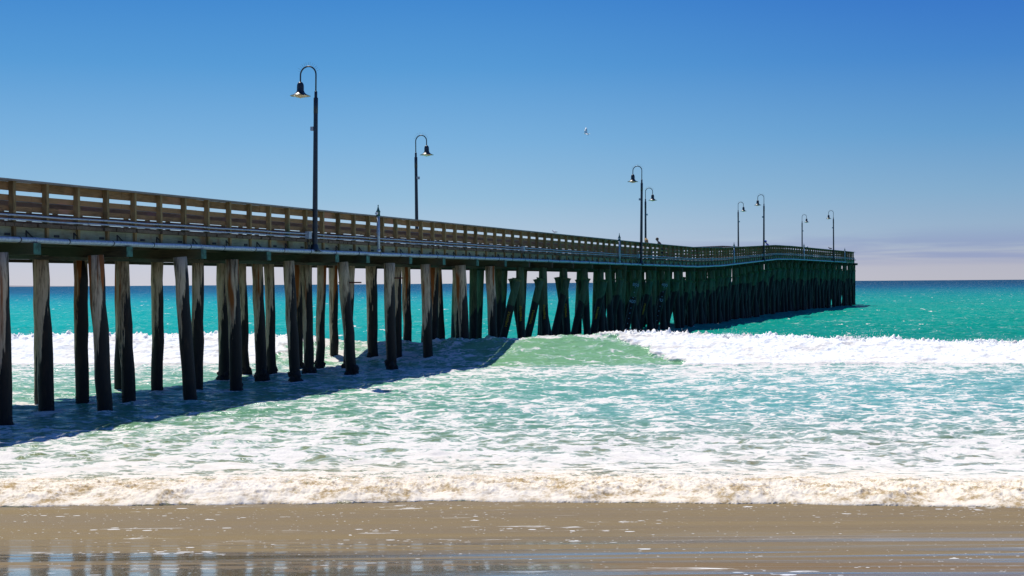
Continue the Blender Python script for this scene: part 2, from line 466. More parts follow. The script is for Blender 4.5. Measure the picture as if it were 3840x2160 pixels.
for i in range(IW, len(bents)):
    s = bents[i]; far = frame(s)[0].y
    _, z, d, n = frame(s)
    ind = cnt < 96
    mat = 'green_pile'
    # three upright piles of the bent
    for u, lean in ((.3, -.03), (2.7, .03), (5.0, .08)):
        if far > 150 and u == 2.7: uu = (2.0, 3.2)
        else: uu = (u,)
        for w in uu:
            T = P(s, w + random.uniform(-.06, .06), 1.745); B = T - n * (lean * 3 + random.uniform(-.08, .08)) + d * random.uniform(-.15, .15); B.z = 0
            add_pile(B, T, .205, .19, mat, ind, False, 'up' if (w == .3 and i in (IW, IW + 1, IW + 2)) else None); cnt += ind
    # raking piles on the shoreward and the seaward side of the bent
    hh = 2.36 + random.uniform(-.08, .08)
    T = P(s - .42, .02 + random.uniform(-.07, .07), hh) if i > IW + 1 else P(s - .42, .26, hh)
    B = T - n * random.uniform(.66, .84); B.z = 0; B = B - d * .25
    mk = {IW: 'y', IW + 1: 'y', IW + 4: 'y', IW + 6: 'n', IW + 7: 'y', IW + 8: 'n', IW + 11: 'n', IW + 13: 'n', IW + 14: 'n', IW + 16: 'n'}.get(i)
    add_pile(B, T, .195, .19, 'wrapped_pile', ind, True, mk); cnt += ind
    T = P(s + .42, .74 + random.uniform(-.08, .08), hh + random.uniform(-.06, .1)); B = T + n * random.uniform(.35, .6); B.z = 0; B += d * .3
    add_pile(B, T, .195, .19, 'wrapped_pile', ind, True); cnt += ind
    if i > IW + 5:                           # extra wrapped piles between, on the inner side
        T = P(s - .4, 3.3 + random.uniform(-.3, .3), hh); B = T - n * random.uniform(.3, .9); B.z = 0
        add_pile(B, T, .195, .19, 'wrapped_pile', ind, True); cnt += ind
    if i > IW + 9:
        T = P(s + 1.5, .25 + random.uniform(-.1, .1), hh + .1); B = T - n * random.uniform(.35, .7); B.z = 0
        add_pile(B, T, .2, .2, 'wrapped_pile', False, True)
    if i > IW + 3:
        T = P(s + 1.8, .4, 1.46); B = T.copy(); B.z = 0; B -= n * random.uniform(-.2, .3)
        add_pile(B, T, .2, .19, mat, False)
tag(obj('far_pilings', rest, 'green_pile', pier), kind='stuff')
tag(obj('far_raking_pilings', rest_wrap, 'wrapped_pile', pier), kind='stuff')

# lettering on some wrapped piles
def text_mesh(body, size):
    c = bpy.data.curves.new('t', 'FONT'); c.body = body; c.size = size; c.extrude = .004; c.align_x = 'CENTER'; c.align_y = 'CENTER'
    o = bpy.data.objects.new('t', c); COL.objects.link(o); bpy.context.view_layer.update()
    me = bpy.data.meshes.new_from_object(o.evaluated_get(bpy.context.evaluated_depsgraph_get()))
    bpy.data.objects.remove(o); bpy.data.curves.remove(c); return me
def put_text(me, o, org, ux, uy, uz, mat, name):
    t_ = bpy.data.objects.new(name, me); COL.objects.link(t_)
    if not me.materials: me.materials.append(MATS[mat])
    t_.parent = o
    M = Matrix((ux, uy, uz)).transposed().to_4x4(); M.translation = org - WORLD[o.name]
    t_.matrix_local = M
yt = text_mesh('TIMBERPILE', .15); nums = {k: text_mesh(k, .27) for k in ('850', '90', '95', '400', '93')}
nk = 0
for (o, B, T, r, mk) in marks:
    ax = (T - B).normalized(); toc = Vector((-B.x, -B.y, 0)).normalized()
    toc = (toc - ax * toc.dot(ax)).normalized()
    if mk in ('y', 'up'):
        p = B.lerp(T, .44) + toc * (r + .012)
        put_text(yt, o, p, -ax * -1, (-ax).cross(toc) * -1, toc, 'yellow_paint', 'lettering') if False else put_text(yt, o, p, ax, toc.cross(ax), toc, 'yellow_paint', 'lettering')
    else:
        for k, f in enumerate((.90, .60)):
            me = nums[('850', '90', '400', '95', '93')[(nk + k) % 5]]; nk += 1
            side = ax.cross(toc).normalized()
            put_text(me, o, B.lerp(T, f) + toc * (r + .014), side, ax, toc, 'chalk_paint', 'painted_number')
        mb = MB()
        for k in range(9):
            mb.blob(B.lerp(T, .1 + .095 * k) + toc * (r + .005), .028, (1, 1, 1), 0, 6, 4)
        obj('bolt_heads', mb, 'chalk_paint', o)

# --- railings
def build_railing(u, side):
    rl = empty('railing', P(S0, u, 1.0), pier)
    sg = 1 if side == 'near' else -1
    A0, B0 = (.072, .112) if side == 'near' else (-.112, -.072)
    for h0, h1 in ((.05, .255), (.36, .495), (.62, .745), (.83, .925)):
        mb = MB(); sweep(mb, S0, S_END, u + A0, u + B0, h0, h1, 3.66, .012, .005)
        obj('rail_board', mb, 'rail_wood', rl)
    mb = MB(); sweep(mb, S0, S_END, u - .11, u + .14, 0, .045, 3.66, .006, .002)
    obj('top_rail', mb, 'cap_wood', rl)
    pm = MB(); pm.box((0, 0, -.045 - (1.36 - .045) / 2), .09, .14, 1.315)
    me = pm.mesh('railing_post'); me.materials.append(MATS['post_wood'])
    restp = MB(); k = 0
    s = s_of_y(1.2621e5 / 3767)
    lst = [s + q * 1.224 for q in range(-14, 200) if S0 + .1 < s + q * 1.224 < S_END - .05]
    for q, s_ in enumerate(lst):
        p = P(s_, u, 0); A = axes(s_)
        if q < 100:
            o = bpy.data.objects.new('railing_post', me); COL.objects.link(o); o.parent = rl
            M = A.to_4x4() @ Matrix.Rotation(random.uniform(-.006, .006), 4, 'X'); M.translation = p - WORLD[rl.name]; o.matrix_local = M
        else:
            restp.box(p - Vector((0, 0, .045 + 1.315 / 2)), .09, .14, 1.315, A)
    tag(obj('far_railing_posts', restp, 'post_wood', rl), kind='stuff')
    return rl
build_railing(0.0, 'near'); build_railing(WID, 'far')
# railing across the sea end
rl = empty('end_railing', P(S_END - .05, 2.6, 1), pier)
for h0, h1 in ((.05, .255), (.36, .495), (.62, .745), (.83, .925)):
    mb = MB(); mb.box(P(S_END - .1, WID / 2, (h0 + h1) / 2), .04, WID - .1, h1 - h0, axes(S_END)); obj('rail_board', mb, 'rail_wood', rl)
mb = MB(); mb.box(P(S_END - .06, WID / 2, .018), .2, WID + .1, .03, axes(S_END)); obj('top_rail', mb, 'cap_wood', rl)
for u in (1.1, 2.2, 3.3, 4.4):
    mb = MB(); mb.box(P(S_END - .02, u, .7), .09, .11, 1.3, axes(S_END)); obj('railing_post', mb, 'post_wood', rl)

# --- pipe and conduits
def along(u, h, s0, s1, step=1.2, sag=0):
    pts = []; s = s0
    while s < s1: pts.append(P(s, u, h + sag * math.sin((s - s0) / 3.67 * 2 * PI))); s += step
    pts.append(P(s1, u, h)); return pts
SP_END = s_of_y(181)
wp = empty('water_pipe', P(S0, -.2, 1.43)); tag(wp, 'thick galvanised pipe strapped along the outer edge of the pier deck', 'pipe')
mb = MB(); mb.tube(along(-.205, 1.43, S0, SP_END, 1.2, .006), .064, 12); obj('pipe_run', mb, 'galvanised', wp)
ms = MB(); ms.tube([Vector((0, 0, 0)), Vector((.03, 0, 0))], .073, 12, True)
for k, s in enumerate(np.arange(S0 + 1, s_of_y(100), 1.83)):
    s = float(s)
    mb = MB(); A = axes(s); c = P(s, -.205, 1.43)
    mb.tube([c - A @ Vector((.016, 0, 0)), c + A @ Vector((.016, 0, 0))], .071, 12); mb.tube([c + Vector((0, 0, -.07)), c + A @ Vector((.02, .15, .02))], .012, 6)
    obj('pipe_strap', mb, 'dark_iron', wp)
    if k % 4 == 1:
        mb = MB(); c = P(s + .6, -.205, 1.43); mb.tube([c - A @ Vector((.05, 0, 0)), c + A @ Vector((.05, 0, 0))], .072, 12); obj('coupling', mb, 'galvanised', wp)
for h, lab in ((.85, 'upper of two thin grey electrical conduits along the pier railing posts'), (.955, 'lower of two thin grey electrical conduits along the pier railing posts')):
    mb = MB(); mb.tube(along(-.10, h, S0, S_END - 1.5, 1.2, .008), .023, 8)
    for s in np.arange(S0 + 2, s_of_y(110), 3.05):
        c = P(float(s), -.10, h); A = axes(float(s)); mb.tube([c - A @ Vector((.04, 0, 0)), c + A @ Vector((.04, 0, 0))], .03, 8)
    o = obj('electrical_conduit', mb, 'conduit_grey', None, P(S0, -.1, h)); tag(o, lab, 'conduit', 'conduits along the railing')

def s_at_px(px, u, h=1.0):
    lo, hi = S0, S_END
    for _ in range(50):
        m_ = (lo + hi) / 2
        if pix(P(m_, u, h))[0] < px: lo = m_
        else: hi = m_
    return (lo + hi) / 2

# --- street lamps
def make_lamp():
    root = empty('street_lamp', (0, 0, 0))
    mb = MB(); mb.lathe([(.088, .22), (.086, 1.5), (.07, 5.0), (.068, 5.02)], 20); obj('pole', mb, 'lamp_paint', root)
    mb = MB(); mb.box((0, 0, .015), .36, .30, .03); mb.lathe([(.15, .03), (.15, .06), (.115, .18), (.10, .24), (.087, .26)], 20)
    for sx in (-.13, .13):
        for sy in (-.1, .1): mb.box((sx, sy, .045), .03, .03, .03)
    obj('base', mb, 'lamp_paint', root)
    mb = MB(); mb.lathe([(.068, 4.62), (.076, 4.63), (.076, 5.14), (.052, 5.16), (.05, 5.2), (.05, 5.36), (.028, 5.37)], 20); obj('pole_sleeve', mb, 'lamp_paint', root)
    pts = [Vector((0, 0, 5.3)), Vector((0, 0, 5.9))]
    R = .29
    for k in range(1, 19):
        a = PI * k / 18; pts.append(Vector((R - R * math.cos(a), 0, 5.92 + R * math.sin(a))))
    pts += [Vector((2 * R, 0, 5.75)), Vector((2 * R, 0, 5.68))]
    mb = MB(); mb.tube(pts, .0255, 10); arm = obj('arm', mb, 'lamp_paint', root)
    mb = MB()
    for k in range(1, 14):
        a = PI * (k + 1) / 16
        c = Vector((R - R * math.cos(a), 0, 5.92 + R * math.sin(a))); o_ = Vector((-math.cos(a), 0, math.sin(a)))
        mb.tube([c, c + o_ * .15 + Vector((0, .02 * (-1) ** k, 0))], .0028, 4)
    obj('bird_spikes', mb, 'dark_iron', arm)
    x = 2 * R
    mb = MB(); mb.lathe([(.03, 5.69), (.05, 5.70), (.085, 5.67), (.112, 5.61), (.118, 5.54), (.118, 5.42), (.135, 5.37), (.165, 5.33), (.22, 5.285), (.345, 5.235), (.345, 5.228), (.22, 5.27), (.16, 5.31), (.12, 5.34), (.0, 5.35)], 28, (x, 0, 0))
    sh = obj('lamp_shade', mb, 'lamp_paint', root)
    mb = MB(); mb.lathe([(.338, 5.229), (.218, 5.266), (.158, 5.306), (.11, 5.335), (0, 5.34)], 28, (x, 0, 0)); obj('shade_lining', mb, 'lamp_inner', sh)
    mb = MB(); mb.lathe([(.24, 5.245), (.21, 5.215), (.14, 5.185), (.05, 5.168), (.0, 5.165)], 24, (x, 0, 0)); mb.blob((x, 0, 5.16), .015); obj('lens', mb, 'lens_glass', sh)
    mb = MB(); mb.box((.115, 0, 4.12), .11, .12, .13); mb.box((.06, 0, 4.12), .05, .05, .05); obj('sensor_box', mb, 'box_grey', root)
    return root
lamp0 = make_lamp()
LAMPS = [ # px, near side?, lean, label
 (1180, 1, .8, 'tallest dark lamp post, nearest of all, arm curving in over the deck'),
 (1564, 0, -.3, 'second nearest lamp post, behind the railing, its arm reaching right'),
 (2404, 1, .8, 'lamp post beside two leaning people, the taller one of the close pair'),
 (2421, 0, .2, 'shorter lamp post of the close pair just left of the two leaning people'),
 (2769, 0, 0, 'lamp post behind the railing above the dip in the pier, arm reaching right'),
 (2864, 1, .5, 'lamp post on the near edge just left of the person in blue'),
 (3008, 0, .2, 'smallest lamp post, behind the railing over the hump of the pier'),
 (3126, 1, 0, 'lamp post closest to the sea end of the pier')]
lamp_s = []
for k, (px, near, lean, lab) in enumerate(LAMPS):
    u = -.20 if near else WID + .18
    s = s_at_px(px, u, .7); p = P(s, u, 1.44); A = axes(s); lamp_s.append((s, near))
    o = lamp0 if k == 0 else copy_tree(lamp0)
    if near: rot = A @ Matrix.Rotation(PI / 2, 3, 'Z')     # arm over the deck (inward)
    else: rot = A @ Matrix.Rotation(-PI / 2, 3, 'Z')
    o.matrix_world = Matrix.Translation(p) @ Matrix.Rotation(math.radians(lean), 4, 'Y') @ rot.to_4x4()
    tag(o, lab, 'street lamp', 'street lamps along the pier')

# --- junction boxes
def make_box():
    root = empty('junction_box', (0, 0, 0))
    mb = MB(); mb.box((0, -.09, .12), .20, .13, .24); obj('cabinet', mb, 'box_grey', root)
    mb = MB(); mb.box((0, -.163, .12), .185, .014, .225); obj('lid', mb, 'box_grey', root)
    mb = MB(); mb.tube([Vector((-.05, -.09, 0)), Vector((-.05, -.09, -.12)), Vector((.0, -.09, -.24)), Vector((.08, -.09, -.24)), Vector((.16, -.09, -.12)), Vector((.18, -.09, .05))], .014, 6); obj('cable', mb, 'dark_iron', root)
    return root
jb0 = make_box()
JB = [(1153, 'grey junction box at the foot of the tallest lamp post'), (1958, 'grey junction box midway between two standpipes, no lamp post near it'),
      (2392, 'grey junction box beside the lamp post near the two leaning people'), (2667, 'grey junction box at the dip in the pier'),
      (2857, 'grey junction box at the foot of the lamp post left of the person in blue'), (3013, 'grey junction box below the standpipe on the hump of the pier'),
      (3118, 'grey junction box at the foot of the lamp post closest to the sea end'), (3201, 'small grey box where the conduits stop at the sea end')]
for k, (px, lab) in enumerate(JB):
    s = s_at_px(px, -.1, .9); o = jb0 if k == 0 else copy_tree(jb0)
    o.matrix_world = Matrix.Translation(P(s, -.04, 1.01)) @ axes(s).to_4x4()
    tag(o, lab, 'junction box', 'junction boxes on the conduits')
# --- standpipes
def make_stand():
    root = empty('standpipe', (0, 0, 0))
    mb = MB(); mb.tube([Vector((0, 0, 0)), Vector((0, 0, 1.32))], .058, 14); mb.tube([Vector((0, 0, .7)), Vector((0, 0, .74))], .066, 14); mb.tube([Vector((0, 0, 0)), Vector((0, 0, .1))], .075, 14); obj('riser', mb, 'galvanised', root)
    mb = MB(); mb.lathe([(.06, 1.32), (.078, 1.33), (.078, 1.36), (.07, 1.38), (.07, 1.46), (.082, 1.47), (.08, 1.5), (.05, 1.55), (.028, 1.63), (.014, 1.68), (.022, 1.70), (.022, 1.725), (.0, 1.75)], 18); obj('hydrant_cap', mb, 'green_bronze', root)
    mb = MB(); mb.tube([Vector((-.05, 0, 1.42)), Vector((-.11, 0, 1.42))], .04, 12); obj('outlet', mb, 'green_bronze', root)
    mb = MB(); mb.tube([Vector((-.11, 0, 1.42)), Vector((-.17, 0, 1.42))], .05, 12); obj('outlet_cap', mb, 'white_enamel', root)
    return root
sp0 = make_stand()
SPS = [(1419, 'standpipe with a spiked green cap, right of the tallest lamp post'), (2323, 'green capped standpipe just left of the close pair of lamp posts'),
       (2753, 'green capped standpipe over the dip, left of a lamp post'), (3015, 'green capped standpipe over the hump of the pier, beside the smallest lamp post'), (3168, 'green capped standpipe closest to the sea end of the pier')]
for k, (px, lab) in enumerate(SPS):
    s = s_at_px(px, -.205, .9); o = sp0 if k == 0 else copy_tree(sp0)
    o.matrix_world = Matrix.Translation(P(s, -.205, 1.36)) @ axes(s).to_4x4()
    tag(o, lab, 'standpipe', 'standpipes rising from the water pipe')

# ------------------------------------------------------------------ people
def skin_mesh(name, verts, edges, mat, parent, root=0, sub=2):
    me = bpy.data.meshes.new(name); me.from_pydata([v[:3] for v in verts], edges, []); me.update()
    o = bpy.data.objects.new(name, me); COL.objects.link(o)
    m1 = o.modifiers.new('s', 'SKIN'); m2 = o.modifiers.new('u', 'SUBSURF'); m2.levels = sub; m2.render_levels = sub
    for i, v in enumerate(verts):
        sv = me.skin_vertices[0].data[i]; r = v[3]; sv.radius = (r, r) if not hasattr(r, '__len__') else r; sv.use_root = (i == root)
    bpy.context.view_layer.update()
    me2 = bpy.data.meshes.new_from_object(o.evaluated_get(bpy.context.evaluated_depsgraph_get()))
    bpy.data.objects.remove(o); me2.name = name
    me2.materials.clear(); me2.materials.append(MATS[mat]); me2.polygons.foreach_set('use_smooth', [True] * len(me2.polygons))
    o = bpy.data.objects.new(name, me2); COL.objects.link(o); o.parent = parent; return o
def person(loc, rot, label, top, bottom, hair, hat=None, lean=.35, hgt=1.0):
    """standing, leaning forward (+Y local) with both forearms on a rail about 1.0 m high"""
    root = empty('person', (0, 0, 0))
    L = lean
    hip = (0, -.22, .92); ch = (0, -.22 + L * .75, 1.30); nk = (0, -.22 + L * 1.05, 1.46); hd = (0, -.22 + L * 1.25 + .03, 1.60)
    V = [(*hip, (.15, .11)), (0, -.22 + L * .3, 1.08, (.135, .10)), (*ch, (.17, .115)), (*nk, .055), (*hd, (.085, .10)), (hd[0], hd[1] + .01, hd[2] + .085, (.07, .08))]
    E = [(0, 1), (1, 2), (2, 3), (3, 4), (4, 5)]
    for sx in (-1, 1):
        b = len(V)
        V += [(sx * .19, ch[1], 1.36, .055), (sx * .23, ch[1] + .12, 1.16, .045), (sx * .16, ch[1] + .32, 1.085, .038), (sx * .13, ch[1] + .40, 1.08, (.04, .02))]
        E += [(2, b), (b, b + 1), (b + 1, b + 2), (b + 2, b + 3)]
        b = len(V)
        V += [(sx * .10, -.22, .86, .095), (sx * .11, -.17 + .03 * sx, .48, .062), (sx * .12, -.24 + .04 * sx, .09, .042), (sx * .13, -.10 + .04 * sx, .04, .04)]
        E += [(0, b), (b, b + 1), (b + 1, b + 2), (b + 2, b + 3)]
    body = skin_mesh('body', V, E, 'skin', root)
    fm = MB()
    for sx in (-1, 1):
        hx, hy = sx * .13, ch[1] + .41
        for k in range(4):
            ln = (.07, .08, .075, .06)[k]; x0 = hx + (k - 1.5) * .019
            fm.tube([Vector((x0, hy, 1.08)), Vector((x0 * 1.01, hy + ln * .6, 1.083)), Vector((x0 * 1.01, hy + ln, 1.062))], [.009, .008, .006], 6)
        fm.tube([Vector((hx - sx * .035, hy - .04, 1.08)), Vector((hx - sx * .062, hy + .0, 1.078)), Vector((hx - sx * .06, hy + .035, 1.07))], [.011, .009, .007], 6)
    # nose and ears
    fm.blob((0, hd[1] + .10, hd[2] + .01), .018); fm.blob((-.085, hd[1], hd[2] + .01), .022, (.5, 1, 1.3)); fm.blob((.085, hd[1], hd[2] + .01), .022, (.5, 1, 1.3))
    bm_ = bpy.data.meshes.new('h'); hands = obj('face_and_fingers', fm, 'skin', body, (0, 0, 0)); bpy.data.meshes.remove(bm_)
    T = [(v[0], v[1], v[2], tuple(r * 1.13 + .012 for r in (v[3] if hasattr(v[3], '__len__') else (v[3], v[3])))) for v in V]
    tv = [T[0], T[1], T[2], (nk[0], nk[1] - .01, nk[2] - .05, (.075, .07))]; te = [(0, 1), (1, 2), (2, 3)]
    for k in (6, 14):
        b = len(tv); tv += [T[k], T[k + 1], (V[k + 2][0], V[k + 2][1] - .03, V[k + 2][2], (.055, .055))]; te += [(2, b), (b, b + 1), (b + 1, b + 2)]
    skin_mesh('jacket', tv, te, top, root)
    pv = [(hip[0], hip[1], hip[2] + .02, (.165, .12))]; pe = []
    for k in (10, 18):
        b = len(pv); pv += [T[k], T[k + 1], (V[k + 2][0], V[k + 2][1], V[k + 2][2] + .04, (.06, .06))]; pe += [(0, b), (b, b + 1), (b + 1, b + 2)]
    skin_mesh('trousers', pv, pe, bottom, root)
    hm = MB(); hm.blob((hd[0], hd[1] - .02, hd[2] + .055), .118, (.86, 1.0, .95), .04, 14, 10)
    if hair == 'blonde_hair':
        for k in range(22):
            a = PI + PI * k / 21; r = .095
            p0 = Vector((math.cos(a) * r, hd[1] - .02 + math.sin(a) * r, hd[2] + .08)); hm.tube([p0, p0 * 1.0 + Vector((math.cos(a) * .03, math.sin(a) * .05, -.14)), p0 + Vector((math.cos(a) * .05, math.sin(a) * .05, -.30))], [.03, .034, .012], 6)
    obj('hair', hm, hair, body, (0, 0, 0))
    if hat:
        hm = MB(); hm.lathe([(0, .20), (.06, .195), (.105, .16), (.122, .09), (.124, .05)], 18, (hd[0], hd[1] - .01, hd[2] + .01)); hm.add([(hd[0] + x, hd[1] + y, hd[2] + .065) for x, y in ((-.09, .09), (.09, .09), (.07, .20), (0, .225), (-.07, .20))] + [(hd[0] + x, hd[1] + y, hd[2] + .075) for x, y in ((-.09, .09), (.09, .09), (.07, .20), (0, .225), (-.07, .20))], [(4, 3, 2, 1, 0), (5, 6, 7, 8, 9), (0, 1, 6, 5), (1, 2, 7, 6), (2, 3, 8, 7), (3, 4, 9, 8), (4, 0, 5, 9)])
        obj('cap', hm, hat, body, (0, 0, 0))
    root.matrix_world = Matrix.Translation(loc) @ Matrix.Rotation(rot, 4, 'Z') @ Matrix.Scale(hgt, 4)
    tag(root, label, 'person'); return root
def stand_at(px, u, **kw):
    s = s_at_px(px, u, .3); p = P(s, u, 1.03); _, _, d, n = frame(s)
    face = -n                               # looking out over the far railing
    rot = math.atan2(face.y, face.x) - PI / 2
    return person(p, rot, **kw)
ppl = 'people leaning on the far railing'
o = stand_at(2432, WID - .62, label='person with blonde hair and tan top leaning on the pier railing', top='tan_cloth', bottom='denim', hair='blonde_hair', lean=.32, hgt=1.03); o['group'] = ppl
o = stand_at(2473, WID - .60, label='person with short hair and dark jacket leaning on the pier railing', top='dark_cloth', bottom='dark_cloth', hair='brown_hair', lean=.30, hgt=1.08); o['group'] = ppl
o = stand_at(2880, WID - .62, label='person in bright blue top and blue cap by the far railing', top='blue_cloth', bottom='denim', hair='brown_hair', hat='blue_cloth', lean=.36, hgt=1.08); o['group'] = ppl
o = stand_at(3037, WID - .6, label='person with a white cap, only the cap showing over the railing', top='white_cloth', bottom='denim', hair='brown_hair', hat='white_cloth', lean=.45, hgt=.98); o['group'] = ppl

# ------------------------------------------------------------------ birds
def flying_bird(loc, heading, span, dih, label, body_mat, wing_mat, cat, name, bank=0, dn=0):
    root = empty(name, (0, 0, 0))
    L = span * .42
    bm_ = MB(); prof = [(-.5, .004), (-.42, .03), (-.25, .06), (0, .11), (.22, .10), (.36, .07), (.44, .055), (.5, .03), (.54, .008)]
    bm_.tube([Vector((0, y * L, (.015 if y > .3 else 0) * span)) for y, r in prof], [r * L * 1.35 for y, r in prof], 10)
    bm_.add([(-.035 * span, -.48 * L, 0), (.035 * span, -.48 * L, 0), (.05 * span, -.66 * L, .004), (-.05 * span, -.66 * L, .004), (0, -.55 * L, .012)], [(0, 1, 2, 3), (0, 4, 1), (1, 4, 2), (2, 4, 3), (3, 4, 0)])
    bm_.tube([Vector((0, .53 * L, .015 * span)), Vector((0, .62 * L, .008 * span))], [.010 * span, .003 * span], 6)
    body = obj('body', bm_, body_mat, root, (0, 0, 0))
    for sx in (-1, 1):
        w = MB(); secs = [(0, .22, .0), (.18, .22, .5), (.34, .17, .85), (.5, .04, .95)]
        vs = []
        for k, (f, c, up) in enumerate(secs):
            x = sx * (f * span); z = up * dih * span * .3 - dn * max(0, f - .25) * span
            yc = (.06 if k < 2 else .02 - .1 * (f - .3)) * span
            vs += [(x, yc + c * span * .5, z + .006 * span), (x, yc - c * span * .5, z), (x, yc, z + .016 * span)]
        fs = []
        for k in range(3):
            a, b = k * 3, k * 3 + 3
            fs += [(a, b, b + 2, a + 2), (a + 2, b + 2, b + 1, a + 1), (a + 1, b + 1, b, a)]
        fs += [(9, 10, 11)]
        w.add(vs, fs, True); obj('wing', w, wing_mat, body, (0, 0, 0))
    root.matrix_world = Matrix.Translation(loc) @ Matrix.Rotation(heading, 4, 'Z') @ Matrix.Rotation(bank, 4, 'Y')
    tag(root, label, cat, None); return root
flying_bird(at_depth(2200, 501, 150), math.radians(100), 1.35, .7, 'white gull gliding high in the blue sky, wings raised', 'gull_white', 'gull_white', 'gull', 'gull', bank=-.75)
flying_bird(at_depth(1964, 1059.5, 260), math.radians(80), 1.35, .2, 'small dark seabird skimming low over the horizon', 'pelican_brown', 'pelican_brown', 'seabird', 'seabird', dn=.15)
def perched(px, u, label, m1, m2, sc):
    s = s_at_px(px, u, 0); root = empty('gull', (0, 0, 0)); mb = MB()
    mb.tube([Vector((0, -.26, .10)), Vector((0, -.16, .12)), Vector((0, 0, .15)), Vector((0, .10, .18)), Vector((0, .15, .24)), Vector((0, .18, .29)), Vector((0, .22, .30))], [.008, .04, .075, .065, .04, .042, .012], 10)
    mb.tube([Vector((0, .21, .30)), Vector((0, .27, .29))], [.011, .004], 6); mb.tube([Vector((-.025, .01, .1)), Vector((-.025, .01, .0))], .006, 5); mb.tube([Vector((.025, .01, .1)), Vector((.025, .01, .0))], .006, 5)
    b = obj('body', mb, m1, root, (0, 0, 0))
    for sx in (-1, 1):
        mb = MB(); mb.blob((sx * .06, -.06, .15), .1, (.28, 1.7, .55), 0, 10, 6); obj('wing', mb, m2, b, (0, 0, 0))
    root.matrix_world = Matrix.Translation(P(s, u, 0)) @ Matrix.Rotation(1.2, 4, 'Z') @ Matrix.Scale(sc, 4)
    tag(root, label, 'gull')
perched(2080, WID * .0 + .0, 'white gull crouched on the railing left of the two leaning people', 'gull_white', 'gull_white', .62)
perched(3113, .0, 'dark bird perched on the railing left of the last lamp post', 'pelican_brown', 'pelican_brown', 1.0)

# ------------------------------------------------------------------ numpy noise
_p = RS.permutation(256); _p = np.concatenate([_p, _p])
_g = np.stack([np.cos(np.arange(256) * 2 * PI / 256 * 7), np.sin(np.arange(256) * 2 * PI / 256 * 7)], 1).astype(np.float32)
def perlin(x, y):
    xi = np.floor(x).astype(np.int64); yi = np.floor(y).astype(np.int64)
    xf = (x - xi).astype(np.float32); yf = (y - yi).astype(np.float32)
    X = xi & 255; Y = yi & 255
    u = xf * xf * xf * (xf * (xf * 6 - 15) + 10); v = yf * yf * yf * (yf * (yf * 6 - 15) + 10)
    def g(i, j, a, b):
        h = _p[_p[(X + i) & 255] + ((Y + j) & 255)]; gg = _g[h]; return gg[..., 0] * a + gg[..., 1] * b
    n0 = g(0, 0, xf, yf) * (1 - u) + g(1, 0, xf - 1, yf) * u
    n1 = g(0, 1, xf, yf - 1) * (1 - u) + g(1, 1, xf - 1, yf - 1) * u
    return (n0 * (1 - v) + n1 * v) * 1.5
def fbm(x, y, o=4, r=.5):
    s = 0; a = 1; t = 0
    for k in range(o): s = s + perlin(x * 2 ** k + 17 * k, y * 2 ** k + 31 * k) * a; t += a; a *= r
    return s / t
def billow(x, y, o=4, r=.5):
    s = 0; a = 1; t = 0
    for k in range(o): s = s + np.abs(perlin(x * 2 ** k + 13 * k, y * 2 ** k + 7 * k)) * a; t += a; a *= r
    return s / t
def sst(x, a, b):
    t = np.clip((x - a) / (b - a), 0, 1); return t * t * (3 - 2 * t)
def grid_mesh(name, X, Y, Z, attrs):
    R, C = X.shape
    me = bpy.data.meshes.new(name); nv = R * C; nf = (R - 1) * (C - 1)
    co = np.stack([X, Y, Z], -1).reshape(-1, 3).astype(np.float32)
    me.vertices.add(nv); me.vertices.foreach_set('co', co.ravel())
    idx = np.arange(nv).reshape(R, C)
    q = np.stack([idx[:-1, :-1], idx[:-1, 1:], idx[1:, 1:], idx[1:, :-1]], -1).reshape(-1, 4).astype(np.int32)
    me.loops.add(nf * 4); me.loops.foreach_set('vertex_index', q.ravel())
    me.polygons.add(nf); me.polygons.foreach_set('loop_start', np.arange(nf, dtype=np.int32) * 4)
    me.polygons.foreach_set('use_smooth', np.ones(nf, dtype=bool))
    me.update(calc_edges=True)
    for k, a in attrs.items():
        if a.ndim == 2:
            at = me.attributes.new(k, 'FLOAT', 'POINT'); at.data.foreach_set('value', a.ravel().astype(np.float32))
        else:
            at = me.attributes.new(k, 'FLOAT_COLOR', 'POINT')
            c = np.concatenate([a, np.ones(a.shape[:2] + (1,))], -1); at.data.foreach_set('color', c.ravel().astype(np.float32))
    return me

# ------------------------------------------------------------------ sea
def rows():
    ys = [18.6]; y = 18.6
    while y < 30000:
        if y < 24.5: st = .028
        elif y < 53.5: st = .045 + (y - 24.5) * .0012
        elif y < 64.5: st = .036
        elif y < 110: st = .11 + (y - 64.5) * .006
        elif y < 400: st = .4 + (y - 110) * .02
        else: st = y * .035
        y += st; ys.append(y)
    return np.array(ys)
ys = rows()
tc = np.concatenate([-np.geomspace(6, .42, 40), np.linspace(-.40, .40, 1240), np.geomspace(.42, 6, 40)])
GY, GT = np.meshgrid(ys, tc, indexing='ij'); GX = GT * GY
def interp(x, xs, v): return np.interp(x, xs, v)
def shore_y(x):   # front line of the swash
    return interp(x, [-60, -7.6, -4, -.9, 1, 2.6, 5, 7.1, 60], [21.6, 20.95, 21.0, 21.2, 21.0, 20.75, 20.3, 19.75, 18.9]) + .34 * fbm(x * .45, x * 0 + 3, 5, .62) + .05 * fbm(x * 7, x * 0 + 9, 3)
def sand_z(y): return np.where(y > 21, .035 * (21 - y), .062 * (21 - y))
XS1 = np.array([-60, -20, -12, -8, -4, 0, 4, 8, 14, 21, 60])
WH = interp(GX, XS1, [.9, .96, .95, .84, .68, .90, 1.06, .86, .70, .52, .5])
WH = WH * (1 + .10 * fbm(GX * .35, GX * 0 + 5, 3))
YC = interp(GX, XS1, [63, 62.4, 62.2, 61.6, 60.8, 60.4, 60.2, 59.7, 58.8, 57.6, 57]) + .35 * fbm(GX * .2, GX * 0 + 1, 2)
yp = GY - YC
_bn = 1.3 * fbm(GX * .9, GY * .9 + 3, 4, .6)
